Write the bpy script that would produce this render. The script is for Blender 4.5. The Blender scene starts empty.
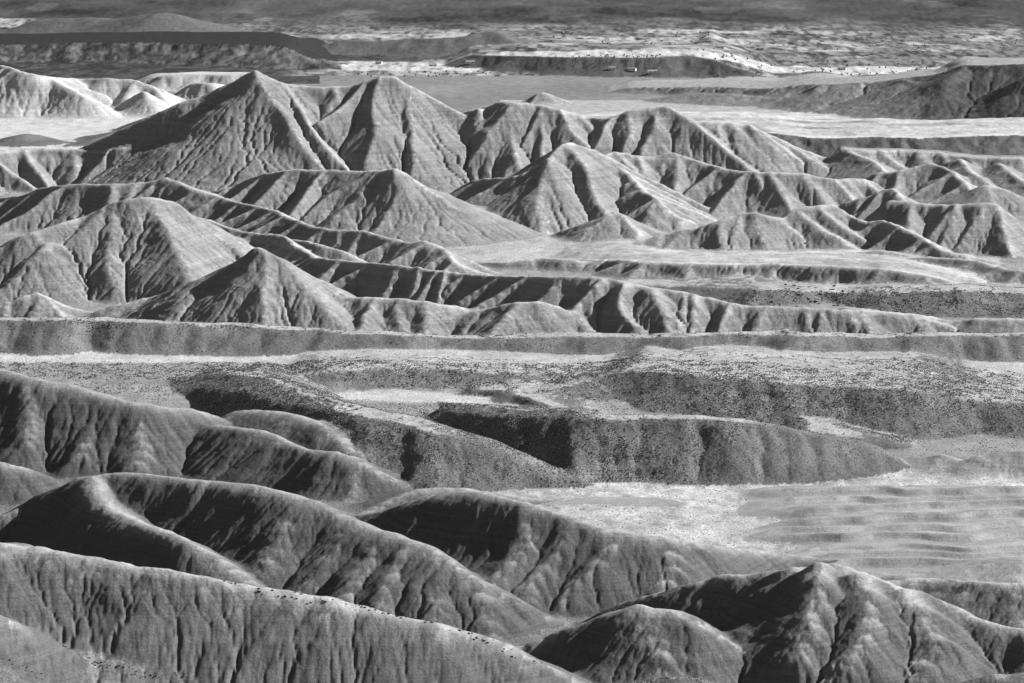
import bpy, math, random
import numpy as np

random.seed(7)
rng = np.random.default_rng(7)
C = bpy.context.scene
COL = C.collection

# ------------------------------------------------------------------ camera
W, HPX, F = 1024, 683, 4170.0
HC = 600.0                                   # camera height above the plain
PITCH = math.atan((341.5 + 250.0) / F)
cp, sp = math.cos(PITCH), math.sin(PITCH)

def ray(px, py):
    cx = (px - 512.0) / F; cy = (341.5 - py) / F
    return cx, cp + cy * sp, -sp + cy * cp

def at(px, py, h=0.0):
    """point seen at pixel (px,py) standing h pixels above the plain z=0"""
    dx, dy, dz = ray(px, py + h)
    Y = -HC / dz * dy
    dx, dy, dz = ray(px, py)
    t = Y / dy
    return (dx * t, Y, HC + dz * t)

def plan_v(Y):
    """image row of the plain at distance Y"""
    a = np.arctan2(HC, Y)                     # depression
    return 341.5 + F * np.tan(a - PITCH)

# ------------------------------------------------------------------ noise
def _hash(ix, iy, seed):
    h = (ix.astype(np.int64) * 374761393 + iy.astype(np.int64) * 668265263 + seed * 1442695041) & 0xffffffff
    h = ((h ^ (h >> 13)) * 1274126177) & 0xffffffff
    h = h ^ (h >> 16)
    return (h & 0xffff).astype(np.float32) / 32767.5 - 1.0

def noise2(x, y, seed=0):
    ix = np.floor(x); iy = np.floor(y)
    fx = (x - ix).astype(np.float32); fy = (y - iy).astype(np.float32)
    fx = fx * fx * fx * (fx * (fx * 6 - 15) + 10); fy = fy * fy * fy * (fy * (fy * 6 - 15) + 10)
    a = _hash(ix, iy, seed); b = _hash(ix + 1, iy, seed)
    c = _hash(ix, iy + 1, seed); d = _hash(ix + 1, iy + 1, seed)
    return (a + (b - a) * fx) * (1 - fy) + (c + (d - c) * fx) * fy

def fbm(x, y, octv=4, seed=0, gain=0.5):
    s = 0; a = 1.0; t = 0
    for o in range(octv):
        s = s + a * noise2(x * 2 ** o + 17.3 * o, y * 2 ** o - 9.1 * o, seed + o); t += a; a *= gain
    return s / t

_tab = rng.uniform(-1, 1, 8192).astype(np.float32)
def noise1(t, seed=0):
    i = np.floor(t).astype(np.int64); f = (t - i).astype(np.float32); f = f * f * (3 - 2 * f)
    a = _tab[(i + seed * 977) % 8192]; b = _tab[(i + 1 + seed * 977) % 8192]
    return a + (b - a) * f

# ------------------------------------------------------------------ grid
def geo(a, b, st):
    n = int(math.log(b / a) / st); return a * np.exp(np.linspace(0, 1, n + 1) * math.log(b / a))
# the land is shaped and eroded on this grid (square cells, growing with distance) ...
q_ = 0.00054
rows = geo(2250, 9700, q_)
us = np.arange(-0.152, 0.152, q_)
NR, NC = len(rows), len(us)
Yg = np.repeat(rows[:, None], NC, 1)
Xg = us[None, :] * rows[:, None]
print('grid', NR, NC)
# domain warp so that crests and gullies wander a little
WX = Xg + 7 * noise2(Xg / 60, Yg / 60, 3) + 2.2 * fbm(Xg / 17, Yg / 17, 2, 5)
WY = Yg + 9 * noise2(Xg / 70, Yg / 70, 8) + 2.2 * fbm(Xg / 17, Yg / 17, 2, 9)

Hz = 0.9 * fbm(Xg / 90, Yg / 90, 4, 21) + 0.3
CLS = np.full((NR, NC), -1, np.int16)          # which ridge group owns a point
RT = np.zeros((NR, NC), np.float32)            # coordinate along the ridge, for streaks
RD = np.zeros((NR, NC), np.float32)

def catmull(P, step):
    P = np.asarray(P, float)
    if len(P) < 2: return P
    Q = np.vstack([2 * P[0] - P[1], P, 2 * P[-1] - P[-2]])
    out = []
    for i in range(1, len(Q) - 2):
        a, b, c, d = Q[i - 1], Q[i], Q[i + 1], Q[i + 2]
        n = max(1, int(np.linalg.norm((c - b)[:2]) / step))
        for k in range(n):
            t = k / n
            out.append(0.5 * (2 * b + (c - a) * t + (2 * a - 5 * b + 4 * c - d) * t * t + (3 * b - a - 3 * c + d) * t ** 3))
    out.append(P[-1]); return np.array(out)

STATS = [0]
def raise_ridge(P, cls, s=0.72, r=6.0, back=None, k=2.0, rill=1.0, seed=0, rs=1.0, conc=0.0):
    """lift the land to a ridge whose crest is the polyline P.  back=(flat width, slope): a terrace, flat away from camera"""
    n = len(P)
    T = np.concatenate([[0], np.cumsum(np.linalg.norm(np.diff(P[:, :2], axis=0), axis=1))])
    zmax = P[:, 2].max()
    Rr = (zmax + 4) / s * (1.0 + conc) + r + 10
    Rb = Rr if back is None else back[0] + (zmax + 4) / max(back[1], 0.05) + 5
    Rb = min(max(Rr, Rb), 1800)
    y0, y1 = P[:, 1].min() - Rr, P[:, 1].max() + Rb
    i0, i1 = np.searchsorted(rows, [y0, y1]); i1 = min(i1 + 1, NR)
    R = max(Rr, 0)
    lo = min((P[:, 0].min() - R) / max(y0, 1), (P[:, 0].min() - R) / y1)
    hi = max((P[:, 0].max() + R) / max(y0, 1), (P[:, 0].max() + R) / y1)
    j0, j1 = np.searchsorted(us, [lo, hi]); j1 = min(j1 + 1, NC)
    if i1 <= i0 or j1 <= j0: return
    key = np.full((i1 - i0, j1 - j0), 1e9, np.float32)
    hh = np.full((i1 - i0, j1 - j0), -1e3, np.float32); tt = np.zeros_like(hh); dd_ = np.zeros_like(hh)
    for q in range(n - 1):
        a, b = P[q], P[q + 1]
        zz = max(a[2], b[2])
        rr = (zz + 4) / s * (1 + conc) + r + 8
        rb = rr if back is None else Rb
        ya, yb = min(a[1], b[1]) - rr, max(a[1], b[1]) + rb
        m0, m1 = np.searchsorted(rows, [ya, yb]); m0 = max(m0, i0); m1 = min(m1 + 1, i1)
        rx = rr
        xa, xb = min(a[0], b[0]) - rx, max(a[0], b[0]) + rx
        l = min(xa / max(ya, 1), xa / yb); u = max(xb / max(ya, 1), xb / yb)
        c0, c1 = np.searchsorted(us, [l, u]); c0 = max(c0, j0); c1 = min(c1 + 1, j1)
        if m1 <= m0 or c1 <= c0: continue
        X = WX[m0:m1, c0:c1]; Y = WY[m0:m1, c0:c1]
        dx, dy = b[0] - a[0], b[1] - a[1]; L2 = dx * dx + dy * dy + 1e-9; L = math.sqrt(L2)
        t = ((X - a[0]) * dx + (Y - a[1]) * dy) / L2
        tc = np.clip(t, 0, 1)
        ex = X - a[0] - dx * tc; ey = Y - a[1] - dy * tc
        d = np.sqrt(ex * ex + ey * ey)
        over = (t - tc) * L
        perp = ((X - a[0]) * dy - (Y - a[1]) * dx) / L     # >0 : right of the direction = toward camera when P runs left to right
        z = a[2] + (b[2] - a[2]) * tc
        Te = T[q] + tc * L + np.arctan2(over, np.abs(perp) + 1e-3) * 14 + np.where(perp > 0, 0, 511.0)
        fd = s * (np.sqrt(d * d + r * r) - r)
        if conc:
            fd = fd / (1 + conc * fd / (zmax + 1))
        if back is not None:
            fb = back[1] * np.maximum(d - back[0], 0)
            fd = np.where(perp > 0, fd, fb)
        if rill > 0:
            dm = d + noise1(Te / 9, seed + 5) * 6
            w1 = np.clip((dm - 2) / 25, 0, 1); w2 = np.clip(dm / 12, 0, 1)
            wob = Te + 2.5 * noise1(d / 11 + Te * 0.02, seed + 3)
            A = 1.25 * rill * (1.9 * rs * w1 * (np.abs(noise1(wob / (15 * rs), seed)) ** 0.8 - 0.45)
                        + 0.75 * rs * w2 * (np.abs(noise1(wob / (5.5 * rs), seed + 1)) - 0.4)
                        + 0.28 * rs * w2 * (np.abs(noise1(wob / (2.4 * rs), seed + 2)) - 0.4))
            fade = np.clip((z - fd) / 10, 0.15, 1)
            if back is not None: A = np.where(perp > 0, A, 0)
            A = A * fade
        else: A = 0
        h = (z - fd + A).astype(np.float32)
        sl = (slice(m0 - i0, m1 - i0), slice(c0 - j0, c1 - j0))
        cur = hh[sl]
        if back is None: better = h > cur
        else:
            kk = (d + 0.02 * np.abs(over)).astype(np.float32); better = kk < key[sl]; key[sl][better] = kk[better]
        cur[better] = h[better]
        tt[sl][better] = Te[better]; dd_[sl][better] = d[better]
        STATS[0] += 1
    G = Hz[i0:i1, j0:j1]
    e = np.maximum(k - np.abs(G - hh), 0) / k
    new = np.maximum(G, hh) + np.where(hh > -500, e * e * k * 0.25, 0)
    own = hh > G
    Hz[i0:i1, j0:j1] = new
    CLS[i0:i1, j0:j1][own] = cls
    RT[i0:i1, j0:j1][own] = tt[own]; RD[i0:i1, j0:j1][own] = dd_[own]

def terrace(P, cls, s, r, wb, sb, k=2.0, rill=1.0, seed=0):
    """a bank whose rim P runs across the view: slopes down toward the viewer, level behind"""
    u = P[:, 0] / P[:, 1]; o = np.argsort(u); u = u[o]; Yr = P[o, 1]; Zr = P[o, 2]
    e = 0.008
    z0e = Zr[0] if u[0] < -0.125 else -6; z1e = Zr[-1] if u[-1] > 0.125 else -6
    uu = np.concatenate([[u[0] - e], u, [u[-1] + e]]); Zr = np.concatenate([[z0e], Zr, [z1e]]); Yr = np.concatenate([[Yr[0]], Yr, [Yr[-1]]])
    ue = np.linspace(-1, 1, 8001)
    ker = np.hanning(17); ker /= ker.sum()
    Yc = np.convolve(np.pad(np.interp(ue, uu, Yr), 8, mode='edge'), ker, 'valid'); Zc = np.convolve(np.pad(np.interp(ue, uu, Zr), 8, mode='edge'), ker, 'valid')
    j0, j1 = (0 if z0e > 0 else np.searchsorted(us, uu[0] - e)), (NC if z1e > 0 else np.searchsorted(us, uu[-1] + e))
    i0, i1 = np.searchsorted(rows, [P[:, 1].min() - (P[:, 2].max() + 5) / s * 1.5 - 30, P[:, 1].max() + wb + (P[:, 2].max() + 5) / sb])
    i1 = min(i1 + 1, NR)
    X = WX[i0:i1, j0:j1]; Y = WY[i0:i1, j0:j1]; U = X / Y
    yr = np.interp(U, ue, Yc); zr = np.interp(U, ue, Zc)
    sl = np.abs(np.interp(U, ue, np.gradient(Yc, ue)) / yr)
    yr = yr + 9 * noise1(X / 60, seed) + 4 * noise1(X / 22, seed + 1)
    d = (yr - Y) / np.sqrt(1 + np.minimum(sl, 3) ** 2)
    df = np.maximum(d, 0); fd = s * (np.sqrt(df * df + r * r) - r)
    fb = sb * np.maximum(-d - wb, 0)
    w = np.clip(df / 20, 0, 1)
    xx = X + 3 * noise1(d / 15, seed + 3)
    A = rill * w * (2.2 * (np.abs(noise1(xx / 24, seed + 4)) - .4) + .9 * (np.abs(noise1(xx / 9, seed + 5)) - .4)) * np.clip((zr - fd) / 8, .1, 1)
    h = (zr - fd - fb + A).astype(np.float32)
    G = Hz[i0:i1, j0:j1]; e_ = np.maximum(k - np.abs(G - h), 0) / k
    own = h > G
    Hz[i0:i1, j0:j1] = np.maximum(G, h) + e_ * e_ * k * .25
    CLS[i0:i1, j0:j1][own] = cls
    RD[i0:i1, j0:j1][own] = d[own]

# classes
HILL, GRAVEL, MESA, SCARP, FARHILL, NEAR, DUNE, PALE, BUTTE, NEARTOP, DARKHILL = range(11)
seedc = [0]
def branch(P, cls, s, r, k, rill, rs, conc, gap=26.0, smin=9.0):
    """side spurs, slanting down on both sides of a spur"""
    rr = random.Random(int(abs(P[0, 0]) * 10) + len(P))
    T = np.concatenate([[0], np.cumsum(np.linalg.norm(np.diff(P[:, :2], axis=0), axis=1))])
    for side in (1, -1):
        t = rr.uniform(.5, 1.2) * gap
        while t < T[-1] * .85:
            i = max(1, min(np.searchsorted(T, t), len(P) - 1)); a, b = P[i - 1], P[i]
            p = a + (b - a) * ((t - T[i - 1]) / max(T[i] - T[i - 1], 1e-6))
            if p[2] < smin: break
            d = (b - a)[:2]; d = d / (np.linalg.norm(d) + 1e-9)
            perp = np.array([d[1], -d[0]]) * side
            dv = perp * rr.uniform(.6, 1.0) + d * .8; dv /= np.linalg.norm(dv)
            z = p[2] - .8; q = p[:2].copy(); pts2 = [(q[0], q[1], z)]; ang = side * rr.uniform(0, .02)
            ss = s * rr.uniform(.68, .8)
            while z > .5 and len(pts2) < 40:
                ca, sa = math.cos(ang), math.sin(ang); dv = np.array([dv[0] * ca + dv[1] * sa, -dv[0] * sa + dv[1] * ca])
                q = q + dv * 8; z -= ss * 8; pts2.append((q[0], q[1], max(z, 0)))
            if len(pts2) > 2:
                seedc[0] += 1; raise_ridge(np.array(pts2), cls, s, r * .8, None, k, rill * .8, seedc[0] * 7, rs * .8, conc)
            t += gap * rr.uniform(.7, 1.5)
def R(pts, cls, s=0.72, r=6, spurs=0, back=None, rill=1.0, rs=1.0, k=3.5, both=True, step=10, conc=0.25, sdir=0.0, sslope=0.7, plain=False, spur=False):
    seedc[0] += 1
    if cls == HILL:        # the front rows of hills run down to the terrace before them
        def fw(p):
            yb_ = p[1] + p[2]; t_ = min(max((yb_ - 262) / 40, 0), 1); return (p[0], p[1], p[2] + 5 * t_ * t_ * (3 - 2 * t_))
        pts = [fw(p) for p in pts]
    isspur = False; W3 = [at(*p) for p in pts]
    hs = [p[2] for p in pts]; ys = [p[1] for p in pts]
    if back is None and spurs == 0 and len(pts) > 1 and all(hs[i] > hs[i + 1] for i in range(len(hs) - 1)) and all(ys[i] < ys[i + 1] - .5 for i in range(len(ys) - 1)) and hs[0] > 10 and not plain and len(pts) <= 6 and ys[-1] - ys[0] > .6 * abs(pts[-1][0] - pts[0][0]) or spur:
        # a spur: it walks out from the crest towards the viewer at its own, gentler slope
        isspur = True; nr_ = cls in (NEARTOP, NEAR); ss = .48 if nr_ else .52; s = s * (.82 if nr_ else .92); r = r * (2.0 if nr_ else 1.2); Q = [W3[0]]
        for p in pts[1:]:
            x0, y0_, z0 = Q[-1]; dx, dy, dz = ray(p[0], p[1])
            lo_, hi_ = y0_ - 400, y0_
            for _ in range(30):
                ym = (lo_ + hi_) / 2; xm = dx / dy * ym; zm = HC + dz / dy * ym
                if (z0 - zm) / math.hypot(xm - x0, ym - y0_) > ss: hi_ = ym
                else: lo_ = ym
            ym = (lo_ + hi_) / 2; Q.append((dx / dy * ym, ym, HC + dz / dy * ym))
            if Q[-1][2] < .5: break
        W3 = Q
    P = catmull(W3, step)
    if not isspur and cls in (HILL, NEAR, NEARTOP, PALE) and len(pts) > 4: r = r * (1.1 if cls in (HILL, PALE) else 1.5); f_ = 1.15 if cls in (HILL, PALE) else .86; s = s * f_; sslope = sslope * .8 / f_; conc = .1
    P[:, 2] = np.maximum(P[:, 2], 0.2)
    if back is not None: terrace(P, cls, s, r, back[0], back[1], k, rill, seedc[0] * 7)
    else: raise_ridge(P, cls, s, r, back, k, rill, seedc[0] * 7, rs, conc)
    if False: branch(P, cls, s, r, k, rill, rs, conc)
    if spurs:
        spurs = spurs * (1.25 if cls in (HILL, PALE) else 1)
        rr = random.Random(seedc[0] * 13)
        T = np.concatenate([[0], np.cumsum(np.linalg.norm(np.diff(P[:, :2], axis=0), axis=1))])
        for side in ((1, -1) if (both and back is None) else (1,)):
            t = rr.uniform(0.2, 1) * spurs
            while t < T[-1]:
                i = min(np.searchsorted(T, t), len(P) - 1); i = max(i, 1)
                a, b = P[i - 1], P[i]
                f = (t - T[i - 1]) / max(T[i] - T[i - 1], 1e-6)
                p = a + (b - a) * f
                d = (b - a)[:2]; d = d / (np.linalg.norm(d) + 1e-9)
                perp = np.array([d[1], -d[0]]) * side
                fall = -(b - a)[2] / (np.linalg.norm((b - a)[:2]) + 1e-9)
                dirv = perp + d * (fall * 1.2 + sdir + rr.uniform(-0.3, 0.3)); dirv /= np.linalg.norm(dirv)
                z = p[2] - 0.4; ss = s * rr.uniform(sslope - 0.06, sslope + 0.1)
                pts2 = [(p[0], p[1], z)]
                q = p[:2].copy(); ang = rr.uniform(-0.012, 0.012)
                stp = 9.0
                while z > 1.0 and len(pts2) < 60:
                    ca, sa = math.cos(ang), math.sin(ang)
                    dirv = np.array([dirv[0] * ca - dirv[1] * sa, dirv[0] * sa + dirv[1] * ca])
                    q = q + dirv * stp; z -= ss * stp * (0.75 + 0.25 * min(1, len(pts2) / 3))
                    pts2.append((q[0], q[1], max(z, 0)))
                if len(pts2) > 2 and p[2] > 7:
                    seedc[0] += 1
                    raise_ridge(np.array(pts2), cls, s * .8, r * 0.9, None, k, rill * 0.8, seedc[0] * 7, rs * 0.8, conc)
                    if False and cls in (HILL, NEAR, NEARTOP, PALE): branch(np.array(pts2), cls, s, r * .8, k, rill, rs, conc, 34.0)
                t += spurs * rr.uniform(0.6, 1.5)
    return P
# ------------------------------------------------------------------ the land, ridge by ridge: (image x, image y of the crest, height in px over the plain)
# far hills and mesas
R([(30,26,8),(60,19,16),(95,18,18),(125,20,18),(150,14,26),(165,14,26),(185,20,20),(205,22,18),(220,30,10),(235,40,2)], FARHILL, s=.35, r=25, spurs=120, rs=3)
R([(318,48,4),(342,40,12),(370,41,12),(400,39,14),(440,38,16),(465,36,18),(480,33,20),(493,31,22),(505,37,18),(520,45,10),(545,50,5)], FARHILL, s=.45, r=8, spurs=60, rs=2)
R([(440,58,1),(462,53,6),(512,54,7),(540,57,4)], SCARP, s=.35, r=6, rs=2)
R([(470,55,10),(512,56,13),(560,57,15),(620,58,16),(690,57,17),(720,62,14),(745,70,8),(768,78,2)], SCARP, s=.5, r=5, spurs=90, back=(260,.05), rs=2)
R([(-160,46,15),(-40,45,15),(0,44,15),(60,43,16),(130,42,17),(200,43,18),(250,44,19),(287,47,18),(305,54,12),(322,62,6),(338,70,0)], MESA, s=.5, r=4, spurs=55, back=(300,.15), rs=2)
# right butte and its long terrace
R([(630,88,5),(680,87,8),(720,87,10),(768,88,13),(800,85,18),(840,84,22),(880,81,26),(905,78,29),(935,75,33),(948,70,38)], BUTTE, s=.42, r=4, spurs=90, back=(120,.08), rs=2)
R([(940,77,32),(948,71,38),(962,65,44),(990,65,46),(1024,64,48),(1130,64,48)], BUTTE, s=.55, r=5, spurs=75, back=(150,.15), rs=2)
R([(962,66,44),(940,80,34),(915,91,22),(880,101,11),(840,108,4)], BUTTE, s=.5, r=5, rs=1.5, spurs=60)
R([(930,108,5),(955,94,20),(975,92,23),(995,100,15),(1012,109,5)], BUTTE, s=.5, r=6, spurs=50, rs=1.5)
R([(1040,72,46),(1015,82,36),(990,94,22),(975,104,10)], BUTTE, s=.6, r=6, rs=1.5)
R([(905,79,32),(890,91,20),(870,102,8)], BUTTE, s=.45, r=6)
R([(822,84,22),(818,92,14),(830,103,4)], BUTTE, s=.5, r=5)
R([(660,98,3),(700,93,8),(740,95,8),(780,101,4)], BUTTE, s=.25, r=14)
R([(520,101,2),(535,95,8),(545,91,12),(556,96,6),(572,103,0)], HILL, s=.6, r=3, spurs=30)
# pale badlands behind, left
R([(-60,60,48),(0,65,45),(25,71,42),(50,76,36),(80,78,30),(110,78,31),(130,79,30),(150,84,26),(170,92,18),(190,103,5)], PALE, s=.75, r=5, spurs=45, sdir=.3)
R([(0,65,45),(14,88,26),(40,108,8),(55,116,0)], PALE, s=.7)
R([(20,70,42),(45,90,24),(60,104,10),(70,114,1)], PALE, s=.7)
R([(48,76,36),(75,92,24),(98,105,12),(120,115,1)], PALE, s=.7)
R([(75,78,31),(92,92,18),(102,106,5)], PALE, s=.7)
R([(108,78,31),(128,88,20),(138,96,12)], PALE, s=.7)
R([(130,79,30),(158,92,17),(175,103,4)], PALE, s=.7)
R([(118,113,1),(130,100,13),(142,91,23),(154,102,11),(166,113,0)], PALE, s=.7, r=3)
R([(142,91,23),(144,104,10),(150,113,1)], PALE, s=.7, r=3)
R([(150,77,12),(175,75,15),(210,74,16),(260,75,16)], PALE, s=.6, spurs=35, back=(60,.1))
R([(183,90,8),(196,83,17),(212,83,18),(226,85,14),(236,96,2)], PALE, s=.8, r=6, spurs=40)
# low dark mounds on the left pale floor
R([(-10,145,2),(10,138,7),(25,133,11),(45,137,7),(68,143,1)], DARKHILL, s=.4, r=6)
R([(70,146,1),(100,137,6),(120,130,9),(148,129,8)], DARKHILL, s=.3, r=10)
R([(95,145,2),(130,133,9),(155,120,16),(172,111,22),(184,103,29),(200,105,28),(212,100,34)], DARKHILL, s=.6, r=3, spurs=50)
# the peak range
R([(95,150,10),(120,143,22),(150,134,36),(175,122,52),(200,108,70),(230,89,90),(250,73,108),(258,70,112),(266,76,106),(290,84,98),(330,86,96),(352,84,98),(385,76,106),(398,75,107),(412,85,97),(432,100,80),(452,112,66)], HILL, s=.82, r=2.5, spurs=48, conc=.1)
R([(440,101,78),(455,112,68),(468,109,72),(485,106,76),(500,101,82),(515,102,82),(532,103,80),(560,108,76),(585,115,68),(608,117,67),(625,111,73),(640,108,76),(668,106,78),(686,117,67),(704,122,62),(725,122,62),(745,124,60),(770,134,50),(800,147,38),(835,160,26),(870,178,12),(900,192,2)], HILL, s=.82, r=2.5, spurs=45, conc=.1)
R([(258,70,112),(266,90,90),(280,113,69),(298,140,43),(315,160,23),(330,176,5)], HILL, s=.75, r=2.5)
R([(268,100,80),(271,122,58),(279,146,34),(290,166,14),(300,180,1)], HILL, s=.8, r=2.5)
R([(271,124,57),(262,146,34),(250,162,18)], HILL, s=.8, r=3)
R([(245,80,102),(233,112,70),(218,146,36),(206,174,8)], HILL, s=.8, r=3)
R([(222,94,86),(195,126,54),(178,148,32),(165,172,8)], HILL, s=.7, r=5)
R([(195,118,60),(168,136,48),(155,142,43),(160,158,26),(168,178,6)], HILL, s=.85, r=2.5)
R([(290,84,98),(305,115,66),(325,145,36),(345,168,12)], HILL, s=.7, r=5)
R([(330,86,96),(340,118,62),(352,148,32),(360,168,10)], HILL, s=.75, r=4)
R([(385,76,106),(376,108,72),(372,140,40),(368,166,12)], HILL, s=.8, r=3)
R([(410,85,97),(413,118,62),(414,148,32),(413,172,8)], HILL, s=.8, r=3)
R([(432,100,80),(436,128,52),(432,155,26),(425,180,2)], HILL, s=.75, r=5)
R([(452,112,67),(448,128,50),(440,150,26)], HILL, s=.75, r=5)
R([(478,107,76),(484,120,64),(484,146,38),(488,170,14)], HILL, s=.85, r=2.5)
R([(500,101,82),(502,114,70),(510,138,46),(516,164,20)], HILL, s=.85, r=2.5)
R([(532,103,80),(540,122,60),(543,146,36),(545,166,14)], HILL, s=.85, r=2.5)
R([(560,108,76),(572,128,56),(590,146,38),(604,162,20)], HILL, s=.8, r=2.5)
R([(628,110,74),(632,130,54),(626,152,30)], HILL, s=.85, r=2.5)
R([(658,107,77),(653,130,54),(644,154,30)], HILL, s=.85, r=2.5)
R([(668,106,78),(686,117,68),(704,136,50),(722,151,35),(740,162,24),(754,174,10)], HILL, s=.8, r=2.5)
R([(705,122,62),(722,140,44),(735,150,34),(765,168,14)], HILL, s=.75, r=4)
R([(728,122,62),(742,138,45),(765,156,26),(790,172,8)], HILL, s=.7, r=3)
R([(748,124,60),(768,142,42),(788,158,25),(805,172,10)], HILL, s=.7, r=3)
# low ridge left of the peak
R([(-60,158,34),(0,150,36),(40,148,36),(75,149,35),(100,150,35),(128,146,40),(155,142,43)], HILL, s=.8, r=3, spurs=40)
R([(100,150,35),(110,164,21),(126,182,2)], HILL, s=.9, r=2.5)
R([(60,149,34),(55,162,20),(62,180,3)], HILL, s=.8, r=4)
# right-hand rim, fluted pale slopes
R([(300,140,28),(420,136,30),(560,134,31),(680,133,32),(745,133,32),(770,133,32),(800,137,29),(830,138,28),(870,137,29),(925,138,29),(985,136,31),(1130,136,31)], SCARP, s=.6, r=3, spurs=35, back=(300,.12))
R([(840,147,38),(870,149,36),(920,151,34),(960,155,31),(1000,157,30),(1130,155,32)], HILL, s=.62, r=4, spurs=30, back=(30,.2), sdir=.5)
R([(770,135,48),(795,148,38),(815,162,27),(845,178,12)], HILL, s=.6, r=4)
R([(850,150,36),(878,166,27),(903,180,17),(930,195,4)], HILL, s=.6, r=3, spurs=30)
R([(875,173,22),(905,170,26),(925,164,31),(942,165,31),(958,178,22),(980,200,5)], HILL, s=.7, r=2.5, spurs=28)
R([(960,158,34),(978,176,22),(1000,195,8)], HILL, s=.6, r=3, spurs=28)
R([(1000,162,32),(1020,180,20),(1045,205,4)], HILL, s=.6, r=3, spurs=28)
R([(985,185,26),(1005,190,24),(1020,205,14),(1040,222,2)], HILL, s=.6, r=3)
# middle hills
R([(448,198,18),(468,185,30),(487,178,40),(512,176,46),(535,165,56),(560,148,70),(575,143,73),(590,150,62),(602,158,52)], HILL, s=.8, r=4, spurs=35)
R([(487,178,40),(484,200,20),(478,222,1)], HILL, s=.8, r=3)
R([(512,176,46),(508,200,24),(504,224,2)], HILL, s=.8, r=3)
R([(545,158,63),(535,188,36),(540,214,12),(545,232,0)], HILL, s=.8, r=4)
R([(575,143,73),(566,174,46),(560,204,20),(556,228,1)], HILL, s=.8, r=4)
R([(556,205,10),(585,174,34),(605,157,48),(618,151,52),(645,156,47),(672,152,50),(690,158,45),(705,163,42),(735,170,38),(768,171,38),(800,173,36),(830,179,30),(865,179,28),(885,190,16),(905,204,2)], HILL, s=.8, r=4, spurs=32)
R([(690,158,45),(697,172,32),(700,184,22),(714,202,6)], HILL, s=.85, r=3)
R([(715,166,40),(730,182,26),(736,196,13),(738,210,1)], HILL, s=.85, r=3)
R([(757,171,38),(762,182,28),(776,196,14),(786,210,2)], HILL, s=.85, r=3)
R([(672,152,50),(660,170,34),(648,185,20)], HILL, s=.8, r=4)
R([(540,212,6),(560,197,20),(590,188,30),(608,177,40),(620,168,48),(638,187,36),(658,200,28),(675,215,15),(690,229,2)], HILL, s=.8, r=3, spurs=35)
R([(620,168,48),(619,186,30),(612,204,14),(604,222,0)], HILL, s=.85, r=3)
R([(658,200,28),(652,215,14),(655,230,0)], HILL, s=.8, r=3)
R([(572,238,3),(598,223,17),(617,212,26),(636,222,16),(658,233,3)], HILL, s=.7, r=3, spurs=30)
R([(617,212,26),(603,228,11),(592,240,1)], HILL, s=.6, r=3)
R([(595,253,1),(630,243,9),(660,236,15),(692,230,21),(712,240,13),(728,252,2)], HILL, s=.5, r=5, spurs=35)
R([(692,230,21),(712,222,29),(735,214,35),(752,213,36),(770,217,32),(785,218,30),(800,208,38),(815,205,40),(835,205,38),(850,214,30),(870,221,26),(885,220,28),(905,228,26),(925,238,20),(945,250,13),(970,255,9),(1000,263,2)], HILL, s=.75, r=4, spurs=34)
R([(817,205,39),(821,222,22),(838,244,2)], HILL, s=.85, r=3)
R([(817,205,39),(808,224,20),(808,246,1)], HILL, s=.85, r=3)
R([(752,213,36),(755,232,18),(764,249,1)], HILL, s=.8, r=3)
R([(885,220,28),(882,234,14),(872,248,1)], HILL, s=.8, r=3)
R([(840,201,32),(865,195,38),(890,187,46),(908,202,34),(925,222,20),(945,240,8),(965,253,0)], HILL, s=.8, r=3, spurs=34)
R([(892,200,44),(940,204,42),(975,203,44),(990,203,44),(1003,214,34),(1018,230,20),(1045,245,6)], HILL, s=.85, r=4, spurs=34)
R([(958,204,43),(953,222,26),(946,242,6)], HILL, s=.85, r=3)
R([(985,203,44),(974,226,22),(963,246,4)], HILL, s=.85, r=3)
R([(1003,214,34),(997,231,18),(987,249,1)], HILL, s=.85, r=3)
R([(835,264,2),(860,253,10),(885,250,14),(905,254,12),(935,262,6),(960,266,1)], HILL, s=.4, r=8)
R([(875,268,2),(905,259,10),(935,257,14),(970,260,14),(1000,268,12),(1060,272,12)], HILL, s=.5, r=6, spurs=35)
# left-centre hills
R([(200,193,22),(230,187,32),(256,177,44),(275,172,52),(300,169,57),(335,170,58),(370,171,60),(395,168,64),(406,172,60),(420,184,48),(440,198,36),(465,212,23),(490,226,11),(514,240,0)], HILL, s=.75, r=4, spurs=38)
R([(300,169,57),(288,188,40),(276,205,25)], HILL, s=.8, r=4)
R([(335,170,58),(322,192,38),(300,212,20)], HILL, s=.8, r=4)
R([(370,171,60),(358,192,40),(340,215,18)], HILL, s=.8, r=4)
R([(405,172,60),(398,190,43),(391,203,32),(384,216,20),(374,228,8)], HILL, s=.8, r=3)
R([(398,190,43),(410,206,28),(420,222,13)], HILL, s=.75, r=3)
R([(418,183,49),(440,206,28),(452,224,12),(450,238,1)], HILL, s=.5, r=5)
R([(-40,205,10),(0,198,18),(25,194,26),(45,188,34),(75,184,42),(110,183,44),(145,181,46),(168,177,51),(180,180,49),(205,192,42),(230,200,38),(256,205,38),(285,215,36),(320,226,32),(345,230,31),(365,230,32),(385,237,28),(405,242,26),(422,241,28),(440,249,24),(458,262,15),(478,270,8),(500,276,2)], HILL, s=.75, r=4, spurs=36)
R([(168,177,51),(180,194,36),(196,211,22),(206,224,10)], HILL, s=.8, r=3)
R([(275,212,37),(292,236,18),(310,254,3)], HILL, s=.75, r=3)
R([(45,188,34),(35,205,22),(22,222,8)], HILL, s=.75, r=4)
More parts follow.
